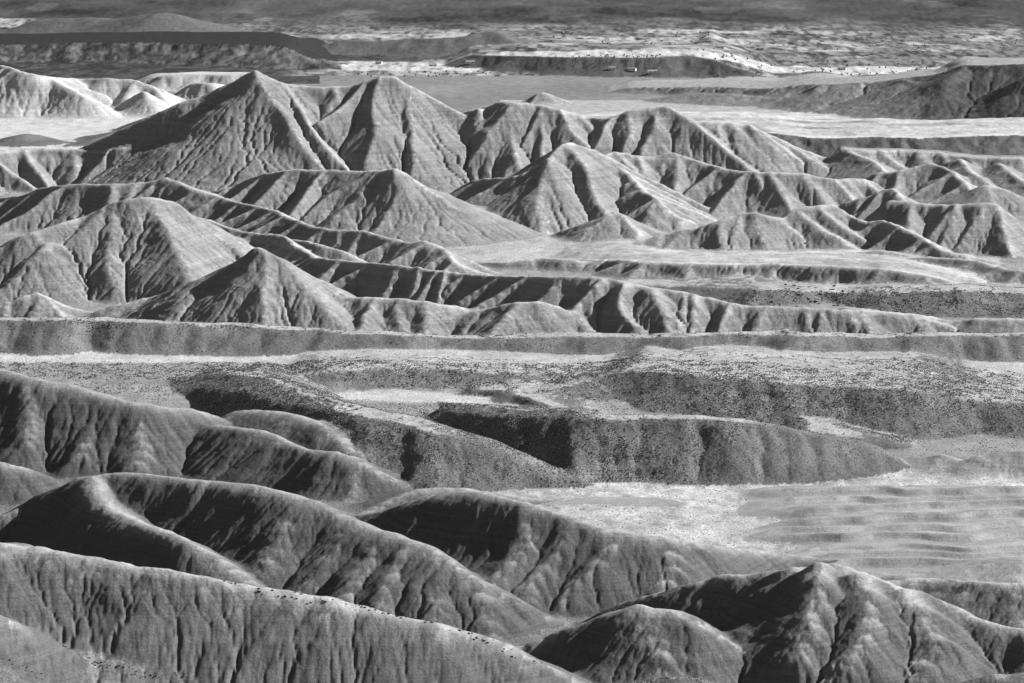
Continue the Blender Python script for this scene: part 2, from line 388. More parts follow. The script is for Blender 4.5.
R([(-60,262,20),(0,245,42),(30,234,54),(55,226,60),(80,217,66),(105,207,75),(130,199,83),(150,198,83),(172,201,79),(187,212,67),(205,225,54),(230,239,40),(252,247,32)], HILL, s=.74, r=9, spurs=36)
R([(55,226,60),(52,241,48),(68,262,35),(88,280,19),(106,293,4)], HILL, s=.8, r=4)
R([(52,242,48),(36,263,31),(16,283,13),(0,292,3)], HILL, s=.75, r=4)
R([(118,203,79),(108,234,52),(105,260,30),(112,284,8)], HILL, s=.8, r=5)
R([(171,202,78),(158,226,56),(141,251,32),(122,280,5)], HILL, s=.9, r=4)
R([(205,225,54),(190,244,38),(172,260,27),(148,276,14),(116,294,2)], HILL, s=.7, r=4)
R([(172,260,27),(190,270,20),(205,282,10)], HILL, s=.7, r=5)
R([(190,216,50),(215,222,46),(256,232,40),(281,234,40),(293,240,36),(311,255,30),(325,259,35),(356,261,37),(406,266,38),(431,269,37),(468,273,36),(500,276,38),(540,276,46),(580,276,48),(610,278,47),(640,284,43),(680,291,37),(715,298,31),(740,304,27),(765,306,26),(800,308,24),(850,310,23),(890,312,19),(930,316,13),(960,325,5)], HILL, s=.9, r=5, spurs=30)
for a in ([(600,278,48),(584,297,28),(574,318,6)],[(628,282,46),(625,302,27),(632,322,7)],[(652,287,42),(660,306,24),(662,327,4)],[(690,293,36),(688,311,19),(686,331,1)],
          [(730,302,29),(723,316,15),(718,332,1)],[(765,306,26),(760,320,13),(757,334,1)],[(800,308,24),(802,322,11),(808,335,0)],[(850,310,23),(862,322,11),(880,333,1)],
          [(345,260,36),(335,278,20),(325,295,5)],[(385,264,37),(378,280,22),(374,297,6)],[(416,267,38),(410,284,22),(404,300,6)],[(450,271,37),(446,288,20),(440,304,4)],[(485,275,36),(482,292,18),(486,306,3)],
          [(300,245,34),(292,256,24),(285,268,12)]):
    R(a, HILL, s=.95, r=3)
R([(290,238,30),(311,241,32),(331,247,30),(356,258,20),(376,266,8)], HILL, s=.7, r=4)
R([(345,297,30),(375,298,31),(420,300,29),(445,303,25),(470,309,14),(490,318,4)], HILL, s=.75, r=5, spurs=26)
R([(405,333,1),(430,322,11),(460,313,18),(490,307,24),(515,302,31),(545,302,31),(560,306,27),(580,316,17),(610,326,8),(642,334,0)], HILL, s=.7, r=5, spurs=40)
R([(560,333,1),(600,330,4),(640,333,0)], HILL, s=.4, r=6)
R([(80,318,1),(110,306,12),(140,299,18),(165,293,24),(190,282,38),(215,272,48),(240,258,62),(256,248,73),(275,258,63),(300,272,49),(322,279,42),(340,291,32),(365,302,23),(385,314,13),(408,332,0)], HILL, s=.7, r=10, spurs=34)
for a in ([(240,258,62),(224,282,39),(218,300,21),(228,320,1)],[(218,300,21),(202,311,9),(188,320,0)],[(310,276,45),(308,295,28),(325,312,13),(340,327,0)],[(308,295,28),(294,304,18),(278,322,1)],
          [(340,291,32),(353,301,22),(370,316,8),(378,330,0)],[(165,293,24),(158,305,12),(150,318,0)],[(256,248,73),(262,275,46),(262,300,22),(266,322,1)],[(140,299,18),(155,308,10),(170,320,0)]):
    R(a, HILL, s=.8, r=3.5)
R([(-40,312,6),(0,306,11),(20,299,17),(40,292,23),(50,297,19),(60,309,9),(72,321,0)], HILL, s=.75, r=4, spurs=25)
# low terraces in front of them
R([(480,262,2),(512,262,6),(545,258,10),(575,260,10),(600,264,4)], HILL, s=.5, r=8)
R([(560,262,3),(600,260,10),(650,262,14),(700,263,15),(760,264,16),(800,264,17),(850,266,17),(890,269,16),(930,276,12),(960,284,6),(985,293,1)], HILL, s=.6, r=5, spurs=40, back=(60,.08))
R([(620,283,2),(680,285,4),(740,288,10),(768,290,12),(830,293,8),(900,293,14),(960,291,18),(1010,293,16),(1080,294,16)], GRAVEL, s=.3, r=6, back=(50,.1))
R([(780,322,2),(820,312,12),(860,309,18),(900,313,16),(940,324,8),(975,334,0)], HILL, s=.6, r=6, spurs=40)
R([(920,330,3),(955,320,10),(990,318,14),(1060,320,14)], HILL, s=.6, r=5, spurs=40)
R([(-160,319,24),(0,320,24),(60,320,26),(100,321,24),(150,322,25),(200,324,22),(300,329,19),(350,333,15),(400,335,15),(450,337,11),(512,338,11),(580,337,14),(640,336,13),(700,336,17),(768,336,17),(800,337,20),(860,337,17),(890,337,16),(920,336,19),(980,335,19),(1160,334,22)], GRAVEL, s=.36, r=7, back=(25,.3), rill=1.3)
# gravel mounds
R([(250,389,1),(285,378,6),(315,371,11),(350,369,13),(400,369,13),(500,372,11),(620,374,6),(660,375,2)], GRAVEL, s=.2, r=10, rill=.3, back=(10,.05))
R([(500,400,2),(515,391,8),(560,386,10),(600,378,14),(625,374,18),(660,374,22),(700,375,24),(768,381,26),(840,387,27),(905,388,30),(940,394,26),(980,400,22),(1040,403,22),(1130,405,22)], GRAVEL, s=.24, r=8, rill=.8, back=(10,.06))
R([(470,391,5),(500,391,7),(530,400,8),(560,408,7),(600,417,2)], GRAVEL, s=.8, r=2, rill=.3, back=(20,.1))
R([(440,408,12),(512,415,24),(560,418,34),(600,419,42),(680,419,46),(730,421,46),(768,425,42),(820,436,32),(860,443,25),(885,453,16),(908,469,1)], GRAVEL, s=.4, r=6, rill=1.3, back=(22,.3))
R([(170,389,0),(200,389,8),(230,389,20),(256,392,28),(290,400,36),(330,408,43),(370,415,46),(400,421,46),(440,430,44),(480,440,38),(512,452,28),(545,466,16),(585,483,2)], GRAVEL, s=.45, r=6, rill=1.2, back=(30,.3))
R([(770,426,2),(800,430,10),(840,436,12),(870,440,10),(900,446,4)], GRAVEL, s=.6, r=3, back=(30,.1))
R([(895,470,1),(912,457,10),(935,455,13),(955,459,11),(967,471,0)], DUNE, s=.6, r=5, spurs=25)
R([(966,472,1),(980,458,15),(1000,454,18),(1040,452,20),(1100,452,20)], DUNE, s=.55, r=6, spurs=30)
# soft low dunes, lower right
# left middle hills
R([(-90,358,84),(-30,362,82),(0,367,80),(40,378,75),(80,390,68),(120,401,61),(150,404,58),(190,408,51),(215,415,42),(236,428,30)], NEAR, s=.85, r=7)
R([(245,411,40),(270,411,44),(292,414,45),(320,422,42),(345,437,33),(370,455,24),(395,468,15),(420,477,9),(470,483,6),(512,488,3)], NEAR, s=.7, r=8, spurs=40)
R([(222,424,40),(245,428,42),(262,432,42),(285,443,37),(310,449,35),(335,450,37),(350,455,34),(375,470,22),(400,482,11),(420,490,1)], NEAR, s=.75, r=6)
for a in ([(95,394,64),(90,424,36),(85,452,6)],[(145,404,58),(143,430,32),(135,460,2)],[(190,408,51),(172,436,26),(148,463,1)],[(243,428,42),(232,446,24),(198,463,8),(160,474,0)],
          [(262,432,42),(270,454,20),(274,476,0)],[(350,455,34),(328,465,22),(285,482,5)],[(352,456,33),(352,480,12),(345,497,0)],[(40,378,75),(30,410,44),(28,440,14)],[(245,430,41),(236,455,18),(225,475,0)]):
    R(a, NEAR, s=.9, r=4)
R([(355,516,0),(385,501,9),(415,488,17),(440,486,18),(465,490,14),(512,496,8),(560,500,1)], NEAR, s=.5, r=6, spurs=30)
R([(-40,439,18),(0,443,17),(30,452,11),(60,462,5),(100,471,0)], NEAR, s=.4, r=8)
R([(560,505,1),(600,500,3),(660,503,3),(690,508,0)], DUNE, s=.2, r=8)
# foreground
R([(-60,458,36),(0,462,33),(20,467,28),(40,478,15),(56,489,1)], NEAR, s=.7, r=6)
R([(-60,532,30),(-20,520,42),(20,508,51),(50,494,60),(70,483,74),(88,476,82),(110,473,87),(150,474,91),(190,479,91),(225,481,92),(256,485,93),(290,494,91),(320,508,83),(345,521,75),(370,531,72),(400,541,68),(430,555,60),(470,575,45),(512,597,26),(540,612,12),(562,623,1)], NEAR, s=.85, r=9)
R([(95,476,86),(101,495,80),(120,512,74),(145,523,72),(163,530,72),(185,539,68),(215,558,54),(245,578,38),(272,596,20)], NEAR, s=.95, r=7, plain=True)
for a in ([(195,480,90),(212,512,54),(222,545,24)],[(256,485,92),(250,520,56),(243,556,22)],[(305,501,87),(282,532,56),(262,566,24),(252,590,2)],[(348,522,75),(322,552,47),(300,588,12)],
          [(378,534,71),(357,567,40),(340,602,6)],[(403,542,68),(392,572,40),(376,608,5)],[(440,560,56),(443,592,26),(436,622,0)],[(480,581,41),(487,612,12),(488,630,0)],[(150,475,82),(160,495,64),(180,520,44)]):
    R(a, NEAR, s=.92, r=6)
R([(340,518,12),(370,513,34),(400,508,52),(425,500,67),(450,493,78),(480,491,83),(512,498,83),(540,508,77),(575,522,67),(605,531,60),(640,534,58),(680,539,50),(715,545,40),(750,550,29),(790,556,16),(832,564,3)], NEAR, s=.85, r=8)
for a in ([(440,496,68),(438,530,38),(448,568,6)],[(488,491,79),(478,530,44),(468,568,10)],[(525,503,80),(516,542,45),(502,580,10)],[(560,516,71),(548,552,38),(536,592,2)],
          [(612,532,60),(596,566,34),(572,596,9),(548,616,0)],[(660,537,55),(666,564,32),(658,590,9),(650,606,0)],[(700,543,44),(706,565,22),(702,582,4)],[(750,550,29),(755,562,16),(750,574,3)],[(408,506,52),(405,525,36),(415,545,16)]):
    R(a, NEAR, s=.92, r=5)
R([(600,620,2),(640,599,32),(665,592,44),(690,583,56),(720,575,66),(760,573,72),(795,569,78),(830,565,84),(855,572,82),(880,581,77),(905,590,70),(935,603,58),(965,616,48),(990,623,46),(1024,628,44),(1120,636,44)], NEARTOP, s=.85, r=8)
R([(470,669,1),(510,652,15),(550,638,28),(590,627,40),(625,613,55),(650,608,62),(670,611,60),(690,622,50),(720,640,35),(750,658,20),(787,682,1)], NEARTOP, s=.8, r=7)
for a in ([(760,573,72),(755,612,42),(766,652,12)],[(785,570,81),(785,612,48),(792,655,14)],[(818,566,92),(814,608,58),(806,650,22)],
          [(862,574,88),(870,600,74),(866,630,50),(848,662,24),(818,690,2)],[(905,590,75),(920,618,54),(929,645,34),(916,670,16),(895,694,0)],[(720,576,60),(730,605,38),(742,635,16)],
          [(645,608,62),(648,636,38),(655,665,12)],[(600,624,44),(604,648,24),(608,672,4)],[(690,583,46),(705,605,30),(720,628,14)],[(625,613,54),(628,640,32),(632,670,6)]):
    R(a, NEARTOP, s=.92, r=5)
R([(895,582,40),(930,580,44),(965,581,48),(1000,582,50),(1100,587,52)], NEARTOP, s=.85, r=6, spurs=22)
R([(945,576,12),(990,567,22),(1024,560,28),(1100,553,32)], DUNE, s=.4, r=8, spurs=30)
R([(940,705,2),(958,686,18),(975,677,26),(1000,672,32),(1030,671,34),(1100,672,34)], GRAVEL, s=.7, r=4)
R([(610,695,2),(640,679,18),(665,676,22),(690,678,18),(720,692,2)], GRAVEL, s=.6, r=5)
R([(-80,530,142),(-30,536,138),(0,541,135),(50,552,126),(100,562,118),(150,568,115),(190,572,112),(215,579,106),(256,591,97),(300,597,94),(340,603,91),(380,612,84),(420,622,77),(460,636,65),(500,650,53),(540,668,37),(585,690,16)], NEARTOP, s=.8, r=7, rill=1.4, spurs=24, sslope=.8)
R([(-80,590,125),(-20,606,112),(5,620,98),(22,642,76),(38,668,50),(50,690,30)], NEARTOP, s=.85, r=5, plain=True)
R([(60,650,60),(90,659,56),(125,668,50),(155,675,44),(195,688,30)], GRAVEL, s=.6, r=4)
R([(-60,655,80),(-10,662,72),(15,670,62),(48,686,44)], GRAVEL, s=.5, r=5)

for x0, y0, h0 in ((35,549,129),(95,561,119),(150,568,115),(205,577,107),(262,592,97),(322,600,92),(385,613,83),(440,628,71)):
    R([(x0,y0,h0),(x0+12,y0+22,h0-18),(x0+34,y0+50,h0-40),(x0+62,y0+90,h0-70)], NEARTOP, s=.9, r=3)
R([(35,549,129),(20,575,100),(25,605,80),(45,650,60)], NEARTOP, s=.9, r=3, spur=True)
print('segments', STATS[0])

PXg = 512 + F * us[None, :] * rows[:, None] / (cp * rows[:, None] + sp * HC) + 0 * Yg
PVg = np.repeat(plan_v(rows)[:, None], NC, 1)
def smooth(a, b, x):
    t = np.clip((x - a) / (b - a), 0, 1); return t * t * (3 - 2 * t)
# low striped clay swells, lower right: long rounded risers stepping down to the viewer
wv = PVg + .035 * (PXg - 760) + 7 * fbm(Xg / 90, Yg / 140, 3, 91)
edge_ = 745 + 40 * noise1(wv / 9.5, 92) + .5 * np.abs(PVg - 515)
dm_ = smooth(0, 70, PXg - edge_) * smooth(486, 494, PVg) * (1 - smooth(600, 620, PVg))
ph = wv / 9.5; fr = ph - np.floor(ph)
step_ = 1 - np.where(fr < .74, fr / .74, (1 - fr) / .26)
bigw = .5 + .5 * np.sin(wv / 27.0 * 6.283)
dz_ = dm_ * (1.0 + (6.0 + 2 * noise1(np.floor(ph) + .5, 93)) * (1 - step_) * (.8 + .2 * noise2(Xg / 160, Yg / 90, 94)) + 3.0 * bigw)
dz_ = dz_ * np.exp(-np.clip(Hz, 0, 60) / 5.0)
Hz += dz_
CLS = np.where((CLS < 0) & (dm_ > .12), DUNE, CLS)

# ------------------------------------------------------------------ running water: stream-power erosion and creep
def erode(iters):
    global Hz
    z = Hz.astype(np.float64) + ((.5 + .0 * (CLS == NEAR) + .5 * (CLS == NEARTOP)) * fbm(Xg / 16, Yg / 16, 4, 40) + 2.6 * (CLS == NEARTOP) * fbm(Xg / 42, Yg / 42, 2, 45)) * np.clip(Hz / 8, 0, 1)
    dx = np.repeat((rows * q_)[:, None], NC, 1)
    hillm = np.isin(CLS, (HILL, NEAR, NEARTOP, PALE, BUTTE, MESA, DARKHILL, GRAVEL, FARHILL, DUNE))
    K = np.zeros_like(z); Dc = np.zeros_like(z)
    for c_, kt, dc in ((HILL, .19, .028), (PALE, .18, .03), (NEAR, .22, .07), (NEARTOP, .20, .06), (DUNE, .12, .03), (BUTTE, .18, .03), (MESA, .12, .04), (DARKHILL, .1, .1), (GRAVEL, .10, .10), (FARHILL, .15, .1)):
        K[CLS == c_] = kt / iters; Dc[CLS == c_] = dc
    K *= np.clip(Hz / 5, 0, 1)
    K *= 1 + .5 * fbm(Xg / 50, Yg / 50, 2, 41)
    Km = K.copy()
    sh = [(-1, 0), (1, 0), (0, -1), (0, 1), (-1, -1), (-1, 1), (1, -1), (1, 1)]
    idx = np.arange(NR * NC).reshape(NR, NC)
    area = (dx * dx)
    wob = [rng.uniform(.62, 1.3, z.shape).astype(np.float32) for _ in sh]
    for it in range(iters):
        best = np.zeros_like(z); rec = idx.copy(); dist = dx.copy()
        for si_, (di, dj) in enumerate(sh):
            L = 1.4142 if di and dj else 1.0
            r0, r1 = max(0, -di), NR - max(0, di); c0, c1 = max(0, -dj), NC - max(0, dj)
            A_ = z[r0:r1, c0:c1]; B_ = z[r0 + di:r1 + di, c0 + dj:c1 + dj]
            sl_ = (A_ - B_) / (dx[r0:r1, c0:c1] * L)
            sl_ = sl_ * wob[si_][r0:r1, c0:c1]
            bb = best[r0:r1, c0:c1]; m_ = sl_ > bb
            bb[m_] = sl_[m_]; rec[r0:r1, c0:c1][m_] = idx[r0 + di:r1 + di, c0 + dj:c1 + dj][m_]; dist[r0:r1, c0:c1][m_] = (dx[r0:r1, c0:c1] * L)[m_]
        act = np.nonzero(hillm.ravel() & (rec.ravel() != idx.ravel()))[0]
        zf = z.ravel(); order = act[np.argsort(zf[act], kind='stable')]
        rl = rec.ravel()[order].tolist(); ol = order.tolist()
        acc = area.ravel().tolist()
        for i, r in zip(reversed(ol), reversed(rl)): acc[r] += acc[i]
        acc = np.array(acc)
        Fv = (Km.ravel() * np.sqrt(np.minimum(acc, 60000)) / dist.ravel())
        Fl = Fv[order].tolist(); zl = zf.tolist()
        for i, r, f in zip(ol, rl, Fl):
            zr = zl[r]
            if zl[i] > zr: zl[i] = (zl[i] + f * zr) / (1 + f)
        z = np.array(zl).reshape(NR, NC)
        for _ in range(1):
            lap = np.zeros_like(z)
            lap[1:-1, 1:-1] = z[:-2, 1:-1] + z[2:, 1:-1] + z[1:-1, :-2] + z[1:-1, 2:] - 4 * z[1:-1, 1:-1]
            z = z + Dc * lap
    Hz = z.astype(np.float32)
    return np.log(acc.reshape(NR, NC) / area)
import time; t0_ = time.time()
FLOW = erode(10)
print('erosion', time.time() - t0_)

# ------------------------------------------------------------------ ... and carried over to the finer grid the mesh is made from
r_old, u_old = rows, us
rows = np.concatenate([np.linspace(60, 2300, 28)[:-1], geo(2300, 2600, 0.003)[:-1], geo(2600, 7200, 0.00085)[:-1], geo(7200, 9600, 0.0012)[:-1],
                       geo(9600, 16000, 0.004)[:-1], geo(16000, 90000, 0.04)])
uf = np.linspace(-0.134, 0.134, 1040)
g = np.linspace(0, 1, 36)[1:] ** 1.7 * 0.75
us = np.concatenate([-0.134 - g[::-1], uf, 0.134 + g])
NR, NC = len(rows), len(us)
Yg = np.repeat(rows[:, None], NC, 1); Xg = us[None, :] * rows[:, None]
fi = np.interp(rows, r_old, np.arange(len(r_old)))[:, None] + 0 * us[None, :]
fj = np.interp(us, u_old, np.arange(len(u_old)))[None, :] + 0 * rows[:, None]
def cubic(Z, fi, fj):
    i = np.clip(fi.astype(int), 1, Z.shape[0] - 3); j = np.clip(fj.astype(int), 1, Z.shape[1] - 3)
    a = np.clip(fi - i, 0, 1).astype(np.float32); b = np.clip(fj - j, 0, 1).astype(np.float32)
    def wts(t): return (.5 * (-t + 2 * t * t - t ** 3), .5 * (2 - 5 * t * t + 3 * t ** 3), .5 * (t + 4 * t * t - 3 * t ** 3), .5 * (-t * t + t ** 3))
    wa, wb_ = wts(a), wts(b); out = 0
    for p in range(4):
        for q in range(4): out = out + wa[p] * wb_[q] * Z[i + p - 1, j + q - 1]
    return out
Hn = cubic(Hz, fi, fj); FLOW = cubic(FLOW.astype(np.float32), fi, fj)
inside = (rows >= r_old[1]) & (rows <= r_old[-2])
Hn[~inside] = .9 * fbm(Xg[~inside] / 90, Yg[~inside] / 90, 4, 21) + .3
jx, jy = .8 * noise2(Xg / 3, Yg / 3, 301), .8 * noise2(Xg / 3, Yg / 3, 302)
ni = np.clip(np.round(fi + jy), 0, len(r_old) - 1).astype(int); nj = np.clip(np.round(fj + jx), 0, len(u_old) - 1).astype(int)
CLS = CLS[ni, nj]; CLS[~inside] = -1
RT = RT[ni, nj]; RD = cubic(RD, fi, fj)
Hz = Hn
# distant mountain flank beyond the farmland
far = np.clip((Yg - 9300) / 6000, 0, 1)
Hz += (far ** 1.6) * (230 + 160 * fbm(Xg / 2600, Yg / 2600, 4, 77)) * (Yg > 9300)
Hz += np.clip((Yg - 9000) / 800, 0, 1) * 6 * fbm(Xg / 260, Yg / 260, 3, 79)
Hz += (0.5 - .25 * (CLS == NEAR)) * fbm(Xg / 9, Yg / 9, 3, 31) * np.clip(Hz / 6, .3, 1) * (Yg < 7000)

PXg = 512 + F * us[None, :] * rows[:, None] / (cp * rows[:, None] + sp * HC)   # plan image column
PVg = np.repeat(plan_v(rows)[:, None], NC, 1)                                   # plan image row
PXg = np.broadcast_to(PXg, (NR, NC))

def smooth(a, b, x):
    t = np.clip((x - a) / (b - a), 0, 1); return t * t * (3 - 2 * t)
def band(pts, half, soft=4):
    """soft mask around a plan-view line: pts = (column, row)"""
    xs = [p[0] for p in pts]; ys = [p[1] for p in pts]
    c = np.interp(PXg, xs, ys)
    m = 1 - smooth(half, half + soft, np.abs(PVg - c + 2.5 * fbm(Xg / 60, Yg / 120, 3, 55)))
    return m * smooth(xs[0] - 12, xs[0] + 12, PXg) * (1 - smooth(xs[-1] - 12, xs[-1] + 12, PXg))

floor = CLS < 0
n_big = fbm(Xg / 120, Yg / 240, 4, 61); n_mid = fbm(Xg / 26, Yg / 50, 4, 62); n_f = fbm(Xg / 7, Yg / 14, 3, 63)
ALB = np.full((NR, NC), 0.30)
SHR = np.zeros((NR, NC))                       # cover of shrubs and stones
bl_ = floor & (PVg > 110) & (PVg < 335)
ALB[floor] = (0.42 + 0.10 * n_mid)[floor]; ALB[bl_] = (.24 + .06 * n_mid)[bl_]
pf = floor & (PVg > 222) & (PVg < 268) & (PXg > 440) & (PXg < 1000); ALB[pf] = (.36 + .08 * n_mid)[pf]
for c, v in ((HILL, .225), (GRAVEL, .2), (MESA, .10), (SCARP, .10), (FARHILL, .12), (NEAR, .105), (DUNE, .33), (PALE, .42), (BUTTE, .09), (NEARTOP, .125), (DARKHILL, .15)):
    ALB[CLS == c] = v
# gravel: flat tops are pale and bare
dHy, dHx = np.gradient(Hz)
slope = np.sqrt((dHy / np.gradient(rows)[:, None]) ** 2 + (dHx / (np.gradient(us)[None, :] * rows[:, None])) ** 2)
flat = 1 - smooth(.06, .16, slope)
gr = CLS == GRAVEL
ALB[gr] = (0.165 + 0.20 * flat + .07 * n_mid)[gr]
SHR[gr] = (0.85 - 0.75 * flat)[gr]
sm_ = gr & (PXg + (PVg - 462) * 2 > 760) & (PXg < 925) & (PVg > 446) & (PVg < 490); SHR[sm_] *= .25; ALB[sm_] *= .85
# the shrubby plain between the two hill belts
mid = floor & (PVg > 338) & (PVg < 500)
SHR[mid] = (0.12 + 0.25 * smooth(.0, .5, n_mid))[mid]
def dark_band(pts, half, amt=.85, soft=4):
    m = band(pts, half, soft); SHR[:] = np.maximum(SHR, m * amt * ((CLS < 0) | (CLS == GRAVEL)))
dark_band([(-60,368),(60,368),(200,372),(330,378),(420,382),(520,380),(620,376)], 8)
dark_band([(90,388),(200,392),(270,402),(400,412),(512,420)], 6, .5)
dark_band([(640,388),(768,400),(900,412),(1100,420)], 16, .8)
dark_band([(860,378),(940,385),(1100,392)], 8, .7)
pale = band([(-60,355),(300,356),(600,356),(800,360),(1100,366)], 6, 3) + band([(280,391),(400,397),(512,404),(580,412)], 4, 3)
SHR *= 1 - .8 * np.clip(pale, 0, 1)
ALB = np.where(((CLS < 0) & mid) , 0.25 + .19 * np.clip(pale, 0, 1) + .06 * n_mid, ALB)
near_floor = floor & (PVg >= 470)
ALB[near_floor] = (0.17 + .05 * n_mid + smooth(420, 520, PXg) * (1 - smooth(575, 625, PVg)) * (.22 + .10 * n_mid + .14 * n_f))[near_floor]; SHR[near_floor] = 0.10
# pale flats behind the range, right
rf = (floor | (CLS == SCARP)) & (PVg > 96) & (PVg < 175) & (PXg > 200)
ALB[rf] = (0.16 + smooth(420, 640, PXg + 40 * n_big) * (.26 + .20 * fbm(Xg / 160, Yg / 50, 4, 64) - .10 * smooth(.1, .4, n_mid)))[rf]
sc = (CLS == SCARP) & (PVg > 96) & (RD > -1); ALB[sc] = .13
ht_ = (CLS == HILL) & (RD < -2) & (PVg > 225) & (PVg < 330); ALB[ht_] = (.34 + .12 * n_mid + .08 * n_f)[ht_]
lf = floor & (PVg > 100) & (PVg < 175) & (PXg < 300)
ALB[lf] = (0.46 + .08 * n_mid)[lf]
# grey plain behind the peak
gp = floor & (PVg > 76) & (PVg < 108); ALB[gp] = (0.20 + .05 * n_big)[gp]
gp2 = floor & (PVg > 100) & (PVg < 112) & (PXg > 500); ALB[gp2] = .34
# forest flat below the mesa
fm = floor & (PVg > 58) & (PVg < 84) & (PXg < 320); ALB[fm] = (0.07 + .05 * n_mid + .04 * n_f)[fm]
mt = (CLS == MESA) & (RD < 3); ALB[mt] = .03
mfm = (CLS == MESA) & (RD >= 3); ALB[mfm] = np.clip(0.07 + .05 * smooth(60, 260, PXg) + .10 * n_mid + .12 * n_f, .03, .4)[mfm]
# farmland patchwork: long lots of different brightness
ff = (CLS < 0) & (PVg <= 76)
cx = Xg + 14 * noise2(Xg / 200, Yg / 200, 65) + .25 * Yg; cy = Yg + 40 * noise2(Xg / 300, Yg / 500, 66)
r1 = _hash(np.floor(cx / 95 + .37 * np.floor(cy / 110)), np.floor(cy / 110), 67)
r2 = _hash(np.floor(cx / 38), np.floor(cy / 60), 68)
patch = fbm(Xg / 170, Yg / 420, 4, 71)
fine_ = fbm(Xg / 9, Yg / 55, 3, 72)
fields = 0.15 + 0.20 * smooth(-.05, .35, .55 * r1 + 1.3 * patch) * (.75 + .25 * r2) + .13 * fine_ + .05 * r2
trees_ = smooth(.12, .4, fbm(Xg / 14, Yg / 70, 3, 73) + .35 * patch)
fields = fields * (1 - .6 * trees_)
dk = smooth(16, 36, PVg + 9 * n_big)            # open valley, then wooded slopes with cloud shadow painted into the tone
fields = np.clip(fields, .04, 1) * dk + (1 - dk) * (.065 + .022 * fine_ + .05 * n_big + .03 * patch)
spot = smooth(.42, .52, fbm(Xg / 120, Yg / 200, 3, 70)) * (PVg < 34) * (PVg > 2)
fields = fields + .035 * spot * (1 - dk)
fld = ff | (((CLS == SCARP) | (CLS == BUTTE)) & (PVg < 80) & (RD < -2))
ALB = np.where(fld, fields, ALB)
wm_ = smooth(-45, 45, 320 + (72 - PVg) * 7 + 90 * n_big + 30 * n_mid - PXg) * (PVg > 55) * (1 - smooth(86, 98, PVg)) * (CLS < 0)
ALB = ALB * (1 - wm_) + np.clip(0.05 + .05 * n_mid + .04 * n_f, .03, 1) * wm_
bu = (CLS == BUTTE) & (RD >= -2); ALB[bu] = (.19 + .05 * n_mid + .05 * n_f - .115 * smooth(860, 940, PXg + 30 * n_big))[bu]
bt = (CLS == BUTTE) & (PVg >= 80) & (RD < -2); ALB[bt] = .3
def field(pts, half, v):
    m = band(pts, half, 1.2) * ((CLS < 0) | fld); ALB[:] = ALB * (1 - m) + (v * .72 + .22 * fine_ - .15 * trees_) * m
field([(318,65),(420,67),(520,69),(700,70),(1100,71)], 3.2, .62)
field([(-40,22),(30,24)], 4, .45)
field([(330,37),(420,37),(470,37)], 1.2, .45)
field([(560,40),(760,44)], 4, .42)
field([(640,31),(760,33)], 1.5, .5)
rim_light_ = np.exp(-(RD / (6.0 + 5 * (Yg < 3800))) ** 2) * np.isin(CLS, (HILL, NEAR, NEARTOP))  # sunlit rim painted into the ground tone along the ridge crests
ALB *= 1 + (.8 + 1.1 * np.isin(CLS, (NEAR, NEARTOP))) * rim_light_
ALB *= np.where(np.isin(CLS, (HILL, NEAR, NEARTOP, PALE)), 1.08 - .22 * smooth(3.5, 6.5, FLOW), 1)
ALB = np.clip(ALB, .02, .6)

# small-scale ground roughness of stony places
Hz += SHR * .5 * np.abs(fbm(Xg / 3.0, Yg / 5.0, 2, 81)) * (Yg < 5200)
Hz += .20 * fbm(Xg / 2.6, Yg / 4.5, 2, 83) * np.isin(CLS, (NEAR, NEARTOP))

# ------------------------------------------------------------------ normals of the whole sheet, shared by its pieces
V = np.stack([Xg, Yg, Hz], -1)
dI = np.gradient(V, axis=0); dJ = np.gradient(V, axis=1)
N = np.cross(dJ, dI); N /= np.linalg.norm(N, axis=-1, keepdims=True)

